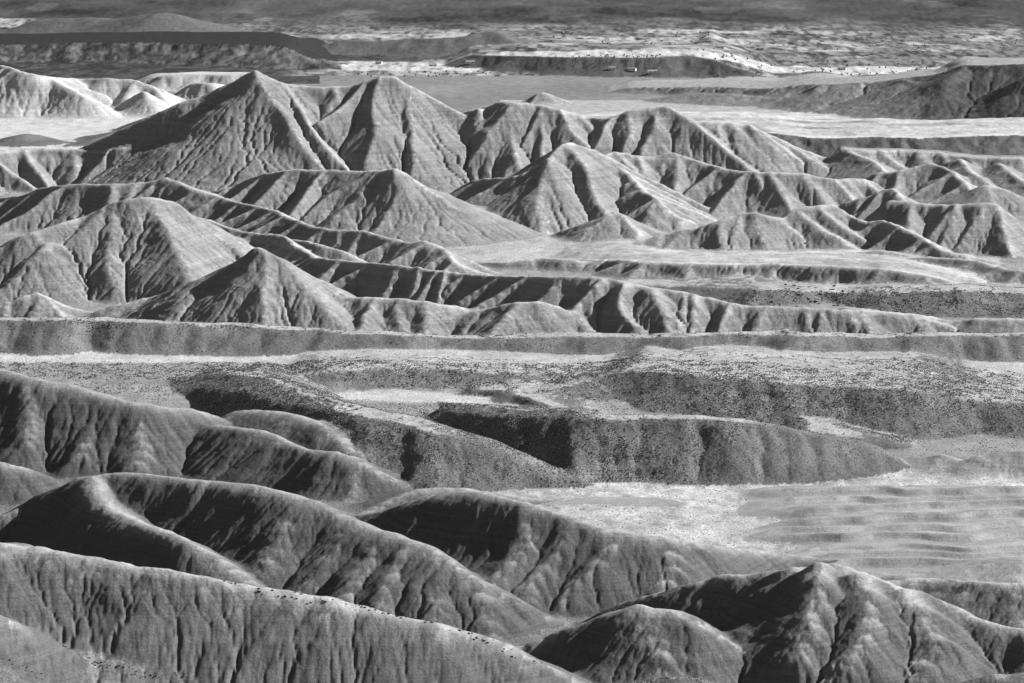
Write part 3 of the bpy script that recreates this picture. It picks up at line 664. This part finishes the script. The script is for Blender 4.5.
# ------------------------------------------------------------------ materials
def mat_land(name, kind):
    m = bpy.data.materials.new(name); m.use_nodes = True; nt = m.node_tree; nd = nt.nodes; lk = nt.links
    b = nd['Principled BSDF']; b.inputs['Roughness'].default_value = .95
    b.inputs['Specular IOR Level'].default_value = 0
    at_ = nd.new('ShaderNodeAttribute'); at_.attribute_name = 'ground_tone'
    geo_ = nd.new('ShaderNodeNewGeometry')
    def mapping(sx, sy, sz):
        mp = nd.new('ShaderNodeMapping'); mp.inputs['Scale'].default_value = (sx, sy, sz)
        lk.new(geo_.outputs['Position'], mp.inputs['Vector']); return mp
    def noise(mp, scale, det=4, rough=.6):
        n = nd.new('ShaderNodeTexNoise'); n.inputs['Scale'].default_value = scale; n.inputs['Detail'].default_value = det
        n.inputs['Roughness'].default_value = rough; lk.new(mp.outputs[0], n.inputs['Vector']); return n
    def ramp(src, a, b2, lo, hi):
        r = nd.new('ShaderNodeMapRange'); r.inputs[1].default_value = a; r.inputs[2].default_value = b2
        r.inputs[3].default_value = lo; r.inputs[4].default_value = hi; lk.new(src, r.inputs[0]); return r.outputs[0]
    def mul(a, b2):
        mm = nd.new('ShaderNodeMath'); mm.operation = 'MULTIPLY'; lk.new(a, mm.inputs[0]); lk.new(b2, mm.inputs[1]); return mm.outputs[0]
    col = at_.outputs['Fac']
    if kind in ('hill', 'near'):
        st = noise(mapping(.004, .004, 1), .22 if kind == 'hill' else .6, 3, .75)                  # strata by height
        col = mul(col, ramp(st.outputs['Fac'], .3, .7, .8, 1.18))
        bl = noise(mapping(1, 1, 1), .02, 4); col = mul(col, ramp(bl.outputs['Fac'], .3, .7, .84, 1.16))
        fn = noise(mapping(1, 1, .45), .5 if kind == 'near' else .28, 5, .75); col = mul(col, ramp(fn.outputs['Fac'], .3, .7, .78, 1.2))
        if kind == 'near':
            rd = nd.new('ShaderNodeTexVoronoi'); rd.feature = 'DISTANCE_TO_EDGE'; rd.inputs['Scale'].default_value = .55
            lk.new(mapping(1, .6, .35).outputs[0], rd.inputs['Vector'])
            col = mul(col, ramp(rd.outputs['Distance'], 0, .06, .72, 1.0))
        gr_ = noise(mapping(1, .8, 1), 1.7 if kind == 'near' else .8, 3, .8); col = mul(col, ramp(gr_.outputs['Fac'], .3, .7, .86, 1.14))
        sm = nd.new('ShaderNodeMath'); sm.operation = 'MULTIPLY_ADD'; lk.new(gr_.outputs['Fac'], sm.inputs[0]); sm.inputs[1].default_value = .2; lk.new(fn.outputs['Fac'], sm.inputs[2])
        bump_src = sm.outputs[0]; bd = 1.8 if kind == 'near' else 2.6
    elif kind == 'gravel':
        fn = noise(mapping(1, .6, 1), .55, 4, .8); col = mul(col, ramp(fn.outputs['Fac'], .32, .68, .45, 1.5))
        bl = noise(mapping(1, .5, 1), .06, 4); col = mul(col, ramp(bl.outputs['Fac'], .3, .7, .8, 1.2))
        bump_src = fn.outputs['Fac']; bd = 1.4
    else:
        fn = noise(mapping(1, .5, 1), .10, 5, .75); col = mul(col, ramp(fn.outputs['Fac'], .3, .7, .7, 1.3))
        bump_src = fn.outputs['Fac']; bd = 3
    cmb = nd.new('ShaderNodeCombineColor')
    for i in range(3): lk.new(col, cmb.inputs[i])
    lk.new(cmb.outputs[0], b.inputs['Base Color'])
    bp = nd.new('ShaderNodeBump'); bp.inputs['Strength'].default_value = .55; bp.inputs['Distance'].default_value = bd
    lk.new(bump_src, bp.inputs['Height']); lk.new(bp.outputs[0], b.inputs['Normal'])
    return m
M = {k: mat_land('land_' + k, k) for k in ('hill', 'near', 'gravel', 'plain')}

def mat_plain(name, v, rough=.9, var=.25, scale=2.0):
    m = bpy.data.materials.new(name); m.use_nodes = True; nt = m.node_tree; b = nt.nodes['Principled BSDF']
    b.inputs['Roughness'].default_value = rough; b.inputs['Specular IOR Level'].default_value = .1
    n = nt.nodes.new('ShaderNodeTexNoise'); n.inputs['Scale'].default_value = scale
    g_ = nt.nodes.new('ShaderNodeNewGeometry'); nt.links.new(g_.outputs['Position'], n.inputs['Vector'])
    r = nt.nodes.new('ShaderNodeMapRange'); r.inputs[1].default_value = .3; r.inputs[2].default_value = .7
    r.inputs[3].default_value = v * (1 - var); r.inputs[4].default_value = v * (1 + var)
    nt.links.new(n.outputs['Fac'], r.inputs[0])
    c = nt.nodes.new('ShaderNodeCombineColor')
    for i in range(3): nt.links.new(r.outputs[0], c.inputs[i])
    nt.links.new(c.outputs[0], b.inputs['Base Color'])
    return m
M_SHRUB = mat_plain('shrub_leaves', .035); M_STONE = mat_plain('pale_stone', .5); M_TREE = mat_plain('tree_foliage', .13)
M_PTREE = mat_plain('bare_tree_twigs', .24); M_WALL = mat_plain('white_wall', .75, var=.05); M_ROOF = mat_plain('roof_sheet', .3, var=.1); M_GLASS = mat_plain('window_glass', .04, .2, .05); M_BARK = mat_plain('bark', .1)

# ------------------------------------------------------------------ cut the sheet into its named pieces
FC = CLS[:-1, :-1].copy()
PVf = PVg[:-1, :-1]; PXf = PXg[:-1, :-1]
piece = np.zeros(FC.shape, np.int8)
names = ['ground', 'valley_farmland', 'mesa', 'badland_hills', 'gravel_terraces', 'smooth_clay_hills', 'low_clay_dunes', 'pale_badlands', 'butte', 'distant_hills', 'wooded_scarp', 'mountain_slope', 'foreground_hills', 'low_mounds']
def setp(mask, n): piece[mask] = names.index(n)
setp((FC < 0) & (PVf <= 76), 'valley_farmland'); setp((rows[:-1, None] > 9600) & (PXf > -1e9), 'mountain_slope')
for c, n in ((MESA, 'mesa'), (HILL, 'badland_hills'), (GRAVEL, 'gravel_terraces'), (NEAR, 'smooth_clay_hills'), (DUNE, 'low_clay_dunes'), (PALE, 'pale_badlands'), (BUTTE, 'butte'), (FARHILL, 'distant_hills'), (SCARP, 'wooded_scarp'), (NEARTOP, 'foreground_hills'), (DARKHILL, 'low_mounds')):
    setp(FC == c, n)
info = {
 'ground': ('pale bare desert floor lying between the belts of eroded hills', 'ground', 'gravel'),
 'valley_farmland': ('flat far valley of pale and dark fields behind the jagged peak', 'farmland', 'plain'),
 'mesa': ('long flat-topped mesa with a dark wooded top at upper left', 'mesa', 'plain'),
 'badland_hills': ('sharp-ridged grey badland hills with deep gullies around the tall peak', 'hills', 'hill'),
 'gravel_terraces': ('low stony terraces speckled with dark brush across the middle', 'terrain', 'gravel'),
 'smooth_clay_hills': ('smooth rounded dark clay hills with bright rim-lit crests on the lower left', 'hills', 'near'),
 'low_clay_dunes': ('low striped clay swells beside the white flat at lower right', 'hills', 'near'),
 'pale_badlands': ('bright pale eroded slopes below the mesa left of the peak', 'hills', 'hill'),
 'butte': ('dark flat-topped butte with a long terrace at upper right', 'butte', 'plain'),
 'distant_hills': ('hazy low hills standing in the far valley beyond the mesa', 'hills', 'plain'),
 'wooded_scarp': ('dark steep bank edging the flats behind the peaks', 'terrain', 'plain'),
 'mountain_slope': ('dark hazy mountain slope rising beyond the farmland at the very top', 'mountain', 'plain'),
 'foreground_hills': ('nearest furrowed clay hills along the bottom edge with bright crests', 'hills', 'near'),
 'low_mounds': ('low dark mounds on the pale floor left of the peak', 'hills', 'hill')}
idx = np.arange(NR * NC).reshape(NR, NC)
quad = np.stack([idx[:-1, :-1], idx[:-1, 1:], idx[1:, 1:], idx[1:, :-1]], -1)
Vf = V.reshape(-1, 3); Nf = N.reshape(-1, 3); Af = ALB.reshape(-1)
for pi, nm in enumerate(names):
    q = quad[piece == pi]
    if len(q) == 0: continue
    uq, inv = np.unique(q, return_inverse=True); q = inv.reshape(-1, 4)
    me = bpy.data.meshes.new(nm)
    me.vertices.add(len(uq)); me.vertices.foreach_set('co', Vf[uq].astype(np.float32).ravel())
    me.loops.add(len(q) * 4); me.loops.foreach_set('vertex_index', q.astype(np.int32).ravel())
    me.polygons.add(len(q)); me.polygons.foreach_set('loop_start', np.arange(0, len(q) * 4, 4, dtype=np.int32))
    me.polygons.foreach_set('loop_total', np.full(len(q), 4, np.int32))
    me.update(calc_edges=True)
    me.polygons.foreach_set('use_smooth', np.ones(len(q), bool))
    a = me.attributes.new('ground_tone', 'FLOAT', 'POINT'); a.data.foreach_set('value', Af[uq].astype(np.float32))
    me.normals_split_custom_set_from_vertices(Nf[uq].astype(np.float32))
    me.materials.append(M[info[nm][2]])
    o = bpy.data.objects.new(nm, me); COL.objects.link(o)
    o['label'], o['category'] = info[nm][0], info[nm][1]; o['kind'] = 'structure'

def hat(x, y):
    """height of the land at x,y"""
    u = x / y
    i = np.clip(np.searchsorted(rows, y) - 1, 0, NR - 2); j = np.clip(np.searchsorted(us, u) - 1, 0, NC - 2)
    fi = (y - rows[i]) / (rows[i + 1] - rows[i]); fj = (u - us[j]) / (us[j + 1] - us[j])
    return (Hz[i, j] * (1 - fi) * (1 - fj) + Hz[i + 1, j] * fi * (1 - fj) + Hz[i, j + 1] * (1 - fi) * fj + Hz[i + 1, j + 1] * fi * fj)

# ------------------------------------------------------------------ brush and stones too many to count, one mesh each
def blob_mesh(name, xs, ys, sizes, squash, mat, label, cat, sides=6):
    n = len(xs); z = hat(xs, ys)
    a = np.linspace(0, 2 * np.pi, sides, endpoint=False)
    ring = np.stack([np.cos(a), np.sin(a), np.zeros(sides)], -1)
    base = np.vstack([ring * [.85, .85, 1] + [0, 0, -.12], ring * 1.0 + [0, 0, .38], ring * .6 + [0, 0, .85], [[0, 0, 1.0]]])
    nb = len(base)
    jit = rng.uniform(.68, 1.3, (n, nb, 1))
    rot = rng.uniform(0, 6.28, n); ca, sa = np.cos(rot), np.sin(rot)
    P = base[None] * jit
    X = P[..., 0] * ca[:, None] - P[..., 1] * sa[:, None]; Y = P[..., 0] * sa[:, None] + P[..., 1] * ca[:, None]
    VV = np.stack([X * sizes[:, None] + xs[:, None], Y * sizes[:, None] + ys[:, None], P[..., 2] * sizes[:, None] * squash + z[:, None]], -1).reshape(-1, 3)
    fq = []
    for lv in (0, 1):
        for k in range(sides):
            k2 = (k + 1) % sides; fq.append([lv * sides + k, lv * sides + k2, (lv + 1) * sides + k2, (lv + 1) * sides + k])
    ft = [[2 * sides + k, 2 * sides + (k + 1) % sides, 3 * sides] for k in range(sides)]
    off = (np.arange(n) * nb)[:, None, None]
    Q = (np.array(fq)[None] + off).reshape(-1, 4); Tt = (np.array(ft)[None] + off).reshape(-1, 3)
    me = bpy.data.meshes.new(name)
    me.vertices.add(len(VV)); me.vertices.foreach_set('co', VV.astype(np.float32).ravel())
    li = np.concatenate([Q.ravel(), Tt.ravel()]).astype(np.int32)
    me.loops.add(len(li)); me.loops.foreach_set('vertex_index', li)
    me.polygons.add(len(Q) + len(Tt))
    me.polygons.foreach_set('loop_start', np.concatenate([np.arange(len(Q)) * 4, len(Q) * 4 + np.arange(len(Tt)) * 3]).astype(np.int32))
    me.polygons.foreach_set('loop_total', np.concatenate([np.full(len(Q), 4), np.full(len(Tt), 3)]).astype(np.int32))
    me.update(calc_edges=True); me.materials.append(mat)
    o = bpy.data.objects.new(name, me); COL.objects.link(o)
    if label: o['label'] = label; o['category'] = cat; o['kind'] = 'stuff'
    return o

def sample(prob, n):
    """n random land positions with image-weighted density prob (grid array)"""
    p = prob.ravel().astype(float); cs = np.cumsum(p); k = np.searchsorted(cs, rng.uniform(0, cs[-1], n))
    i, j = k // NC, k % NC
    i = np.clip(i, 0, NR - 2); j = np.clip(j, 0, NC - 2)
    y = rows[i] + rng.uniform(0, 1, n) * (rows[i + 1] - rows[i]); u = us[j] + rng.uniform(0, 1, n) * (us[j + 1] - us[j])
    return u * y, y
cell = (np.gradient(rows)[:, None] / rows[:, None] ** 1.0) * np.gradient(us)[None, :] * (np.abs(us)[None, :] < .15)
mm = cell * (SHR ** 1.6) * ((PVg > 300) & (PVg < 700)) * (.25 + 1.5 * smooth(-.2, .5, n_f + n_mid * .5))
x, y = sample(mm, 110000)
blob_mesh('brush', x, y, rng.uniform(.2, .62, len(x)) ** 1.0 * (y / 3600), .8, M_SHRUB, 'dark low desert brush scattered over the stony terraces', 'brush', 5)
x, y = sample(mm, 40000)
blob_mesh('stones', x, y, rng.uniform(.2, .55, len(x)) * (y / 3600), .6, M_STONE, 'pale loose stones strewn among the brush on the terraces', 'stones', 5)

# ------------------------------------------------------------------ countable shrubs, trees and houses
def lump(name, mat, n=26, flat_=.8, seed=1, leaves=0):
    """a bush: irregular leaf-clump mesh, about 1 m in radius"""
    rr = np.random.default_rng(seed); vs = []; fs = []
    for k in range(n):
        d = rr.normal(size=3); d /= np.linalg.norm(d); d[2] = abs(d[2])
        c = d * rr.uniform(.25, .8) * [1, 1, flat_]; s_ = rr.uniform(.22, .42)
        ico = [(0, 0, 1), (.89, 0, .45), (.28, .85, .45), (-.72, .53, .45), (-.72, -.53, .45), (.28, -.85, .45), (.72, .53, -.45), (-.28, .85, -.45), (-.89, 0, -.45), (-.28, -.85, -.45), (.72, -.53, -.45), (0, 0, -1)]
        tri = [(0,1,2),(0,2,3),(0,3,4),(0,4,5),(0,5,1),(1,6,2),(2,7,3),(3,8,4),(4,9,5),(5,10,1),(6,7,2),(7,8,3),(8,9,4),(9,10,5),(10,6,1),(11,7,6),(11,8,7),(11,9,8),(11,10,9),(11,6,10)]
        b = len(vs)
        for v in ico: vs.append(tuple(c + np.array(v) * s_ * rr.uniform(.7, 1.25)))
        fs += [(a + b, q + b, w + b) for a, q, w in tri]
    me = bpy.data.meshes.new(name); me.from_pydata(vs, [], fs); me.materials.append(mat); return me
def put(name, me, loc, sc, label, cat, group, rz=0):
    o = bpy.data.objects.new(name, me); COL.objects.link(o); o.location = loc; o.scale = sc; o.rotation_euler = (0, 0, rz)
    o['label'] = label; o['category'] = cat
    if group: o['group'] = group
    return o
SB = [lump('shrub', M_SHRUB, 14, .7, s_) for s_ in range(4)]
ST = [lump('boulder', M_STONE, 1, .5, s_ + 40) for s_ in range(3)]
rr = random.Random(5)
def on_crest(pts, n, off, kind_, size, label, group, cat):
    xs = [p[0] for p in pts]
    for _ in range(n):
        px = rr.uniform(xs[0], xs[-1]); yy = np.interp(px, xs, [p[1] for p in pts]); hh = np.interp(px, xs, [p[2] for p in pts])
        X, Y, Z = at(px, yy, hh); Y += rr.uniform(-off, off); X += rr.uniform(-1, 1)
        z = float(hat(np.array([X]), np.array([Y]))[0]); s_ = rr.uniform(.6, 1.4) * size * 1.25
        put(kind_, rr.choice(SB if kind_ == 'shrub' else ST), (X, Y, z - .05), (s_, s_ * rr.uniform(.8, 1.2), s_ * rr.uniform(.7, 1)), label, cat, group, rr.uniform(0, 6))
on_crest([(205,574,108),(256,591,97),(300,597,94),(340,603,91),(380,612,84),(460,636,65),(540,668,37)], 85, 6, 'shrub', .75, 'small dark shrub on the bright crest of the nearest furrowed ridge', 'shrubs along the nearest furrowed crest', 'shrub')
on_crest([(100,562,118),(256,591,97),(340,603,91),(460,636,65),(560,678,27)], 70, 5, 'boulder', .5, 'small pale boulder among shrubs on the nearest furrowed ridge crest', 'boulders along the nearest furrowed crest', 'boulder')
on_crest([(60,650,60),(90,659,56),(125,668,50),(155,675,44),(195,688,30)], 45, 4, 'shrub', .7, 'small dark shrub on the short stony rim at the bottom left', 'shrubs on the bottom left rim', 'shrub')
on_crest([(-20,660,72),(15,670,62),(48,686,44)], 20, 4, 'shrub', .6, 'small dark shrub on the pale stony slope in the bottom left corner', 'shrubs in the bottom left corner', 'shrub')
on_crest([(970,679,24),(1000,672,32),(1030,671,34)], 24, 4, 'boulder', .6, 'pale boulder on the rocky rim in the bottom right corner', 'boulders in the bottom right corner', 'boulder')
on_crest([(600,278,47),(640,284,43),(660,288,40)], 36, 14, 'shrub', 1.5, 'dark shrub on the stony shelf above the fluted banks', 'shrubs on the stony shelf above the fluted banks', 'shrub')
on_crest([(770,291,12),(800,292,9),(850,293,8)], 30, 60, 'shrub', 1.5, 'dark shrub on the stony slope below the long low terrace', 'shrubs on the stony slope at right', 'shrub')

# trees: a tapered trunk and a crown of leaf clumps
def trunk_mesh():
    vs = []; fs = []
    for lv, (z, r_) in enumerate(((0, .09), (.25, .06), (.6, .03))):
        for k in range(6): vs.append((r_ * math.cos(k * 1.047), r_ * math.sin(k * 1.047), z))
    for lv in (0, 1):
        for k in range(6): fs.append((lv * 6 + k, lv * 6 + (k + 1) % 6, lv * 6 + 6 + (k + 1) % 6, lv * 6 + 6 + k))
    me = bpy.data.meshes.new('trunk'); me.from_pydata(vs, [], fs); me.materials.append(M_BARK); return me
TR = trunk_mesh()
def crown_mesh(seed, mat, tall):
    me = lump('crown', mat, 34, 1.0, seed)
    for v in me.vertices: v.co = (v.co.x * .42, v.co.y * .42, .28 + v.co.z * .62 * tall)
    return me
CR_D = [crown_mesh(100 + k, M_TREE, t) for k, t in enumerate((1, 1.1, .85, 1.2))]
CR_P = [crown_mesh(200 + k, M_PTREE, t) for k, t in enumerate((1, .9, 1.1))]
def tree(px, py, hpx, kind_, label, group):
    X, Y, Z = at(px, py); z = float(hat(np.array([X]), np.array([Y]))[0])
    s_ = hpx * .62 * Y / F
    e = bpy.data.objects.new('tree', None); COL.objects.link(e); e.location = (X, Y, z - .1); e.rotation_euler = (0, 0, rr.uniform(0, 6))
    w = rr.uniform(.9, 1.5); e.scale = (s_ * w, s_ * w, s_)
    e['label'] = label; e['category'] = 'tree'; e['group'] = group
    for nm, me in (('trunk', TR), ('crown', rr.choice(CR_D if kind_ else CR_P))):
        c = bpy.data.objects.new(nm, me); COL.objects.link(c); c.parent = e
for _ in range(46):
    px = rr.triangular(345, 560, 375) if rr.random() < .6 else rr.uniform(410, 520)
    tree(px, 73 + rr.uniform(-1, 4), rr.uniform(2, 4), True, 'small dark tree on the grey plain behind the peak beside the white strip', 'trees on the grey plain behind the peak')
for _ in range(60):
    tree(rr.uniform(555, 660), 74 + rr.uniform(-3, 1), rr.uniform(2, 3.5), rr.random() < .6, 'small tree at the foot of the wooded scarp behind the white strip', 'trees at the foot of the wooded scarp')
for _ in range(90):
    tree(rr.uniform(700, 935), 76 + rr.uniform(-14, 6), rr.uniform(2.5, 4.5), rr.random() < .4, 'round tree in the grove between the farmland and the butte terrace', 'grove trees beyond the butte terrace')
for _ in range(75):
    tree(rr.uniform(520, 1020), rr.uniform(33, 56), rr.uniform(2, 3.5), rr.random() < .5, 'tiny tree along the far farmland field edges', 'trees scattered over the far farmland')

def house(px, py, w, d, h, label):
    X, Y, Z = at(px, py); z = float(hat(np.array([X]), np.array([Y]))[0])
    e = bpy.data.objects.new('house', None); COL.objects.link(e); e.location = (X, Y, z); e.rotation_euler = (0, 0, rr.uniform(-.3, .3))
    e['label'] = label; e['category'] = 'house'; e['group'] = 'farm houses in the far valley'
    def child(nm, vs, fs, mat):
        me = bpy.data.meshes.new(nm); me.from_pydata(vs, [], fs); me.materials.append(mat); c = bpy.data.objects.new(nm, me); COL.objects.link(c); c.parent = e
    a, b = w / 2, d / 2
    child('wall', [(-a,-b,-1),(a,-b,-1),(a,b,-1),(-a,b,-1),(-a,-b,h),(a,-b,h),(a,b,h),(-a,b,h),(-a,0,h*1.5),(a,0,h*1.5)],
          [(0,1,5,4),(2,3,7,6),(1,2,6,9,5),(3,0,4,8,7)], M_WALL)
    o_ = .5
    child('roof', [(-a-o_,-b-o_,h-.2),(a+o_,-b-o_,h-.2),(a+o_,0,h*1.5+.15),(-a-o_,0,h*1.5+.15),(a+o_,b+o_,h-.2),(-a-o_,b+o_,h-.2),
                   (-a-o_,-b-o_,h),(a+o_,-b-o_,h),(a+o_,0,h*1.5+.4),(-a-o_,0,h*1.5+.4),(a+o_,b+o_,h),(-a-o_,b+o_,h)],
          [(0,1,2,3),(3,2,4,5),(6,9,8,7),(9,11,10,8),(0,6,7,1),(4,10,11,5),(1,7,8,2),(2,8,10,4),(0,3,9,6),(3,5,11,9)], M_ROOF)
    for t in (-.28, .28):
        child('window', [(t*w-1,-b-.1,1),(t*w+1,-b-.1,1),(t*w+1,-b-.1,h-.6),(t*w-1,-b-.1,h-.6),(t*w-1,-b,1),(t*w+1,-b,1),(t*w+1,-b,h-.6),(t*w-1,-b,h-.6)], [(0,1,2,3),(0,4,5,1),(2,6,7,3),(1,5,6,2),(3,7,4,0)], M_GLASS)
for px, py, w, lab in ((433,66.5,14,'white farm house on the white strip behind the twin peak'),(470,67.5,16,'larger white farm house right of the first on the white strip'),(379,64,12,'white farm building at the field edge left of the two houses'),
                       (632,76,15,'white house below the wooded scarp among trees'),(652,77,18,'long white shed beside the house below the scarp'),(612,76,12,'small white house at the left end of the trees under the scarp'),
                       (720,62,14,'white house at the edge of the grove left'),(800,63,15,'white house in the middle of the grove'),(842,70,16,'white house nearest the butte terrace in the grove'),(760,50,16,'white farm house far out in the open fields'),
                       (880,46,16,'white farm house alone in the far right fields'),(560,33,16,'white farm house far out left in the bright fields')):
    house(px, py, w, 8, 3.5, lab)

# ------------------------------------------------------------------ haze
HAZE = 2.6e-6
if HAZE:
    hz = bpy.data.meshes.new('haze')
    x0, x1, y0, y1, z0, z1 = -90000, 90000, -900, 95000, -30, 660
    hz.from_pydata([(x0,y0,z0),(x1,y0,z0),(x1,y1,z0),(x0,y1,z0),(x0,y0,z1),(x1,y0,z1),(x1,y1,z1),(x0,y1,z1)], [], [(0,3,2,1),(4,5,6,7),(0,1,5,4),(1,2,6,5),(2,3,7,6),(3,0,4,7)])
    m = bpy.data.materials.new('haze_air'); m.use_nodes = True; nt = m.node_tree; nt.nodes.clear()
    out = nt.nodes.new('ShaderNodeOutputMaterial'); v = nt.nodes.new('ShaderNodeVolumePrincipled')
    v.inputs['Color'].default_value = (.8, .8, .8, 1); v.inputs['Density'].default_value = HAZE; v.inputs['Anisotropy'].default_value = .2
    nt.links.new(v.outputs[0], out.inputs['Volume']); hz.materials.append(m)
    o = bpy.data.objects.new('haze', hz); COL.objects.link(o); o['kind'] = 'stuff'; o['label'] = 'thin pale haze filling the air over the far valley'; o['category'] = 'haze'

# ------------------------------------------------------------------ light
SUN_AZ, SUN_EL = math.radians(68), math.radians(30)      # azimuth clockwise from the viewing direction (+Y)
w = bpy.data.worlds.new('World'); C.world = w; w.use_nodes = True; nt = w.node_tree
bg = nt.nodes['Background']; sky = nt.nodes.new('ShaderNodeTexSky'); sky.sky_type = 'NISHITA'; sky.sun_disc = False
sky.sun_elevation = SUN_EL; sky.sun_rotation = SUN_AZ
bw = nt.nodes.new('ShaderNodeSeparateColor'); nt.links.new(sky.outputs[0], bw.inputs[0]); nt.links.new(bw.outputs[0], bg.inputs[0]); bg.inputs[1].default_value = .05; sky.altitude = 2500; sky.dust_density = .3; sky.ozone_density = 2
sl = bpy.data.lights.new('sun', 'SUN'); sl.energy = 5; sl.angle = math.radians(.5); sl.color = (1, 1, 1)
so = bpy.data.objects.new('sun', sl); COL.objects.link(so)
import mathutils
sd = mathutils.Vector((math.sin(SUN_AZ) * math.cos(SUN_EL), math.cos(SUN_AZ) * math.cos(SUN_EL), math.sin(SUN_EL)))
so.rotation_euler = sd.to_track_quat('Z', 'Y').to_euler(); so.location = (0, 0, 2000)

cam = bpy.data.cameras.new('camera'); cam.sensor_width = 36; cam.lens = F * 36 / 1024; cam.clip_end = 200000; cam.clip_start = 1
co = bpy.data.objects.new('camera', cam); COL.objects.link(co); co.location = (0, 0, HC); co.rotation_euler = (math.pi / 2 - PITCH, 0, 0)
C.camera = co
C.render.resolution_x = 1024; C.render.resolution_y = 683
C.view_settings.view_transform = 'Standard'; C.view_settings.look = 'None'; C.view_settings.exposure = 1.0; C.view_settings.gamma = 1
C.cycles.volume_bounces = 0
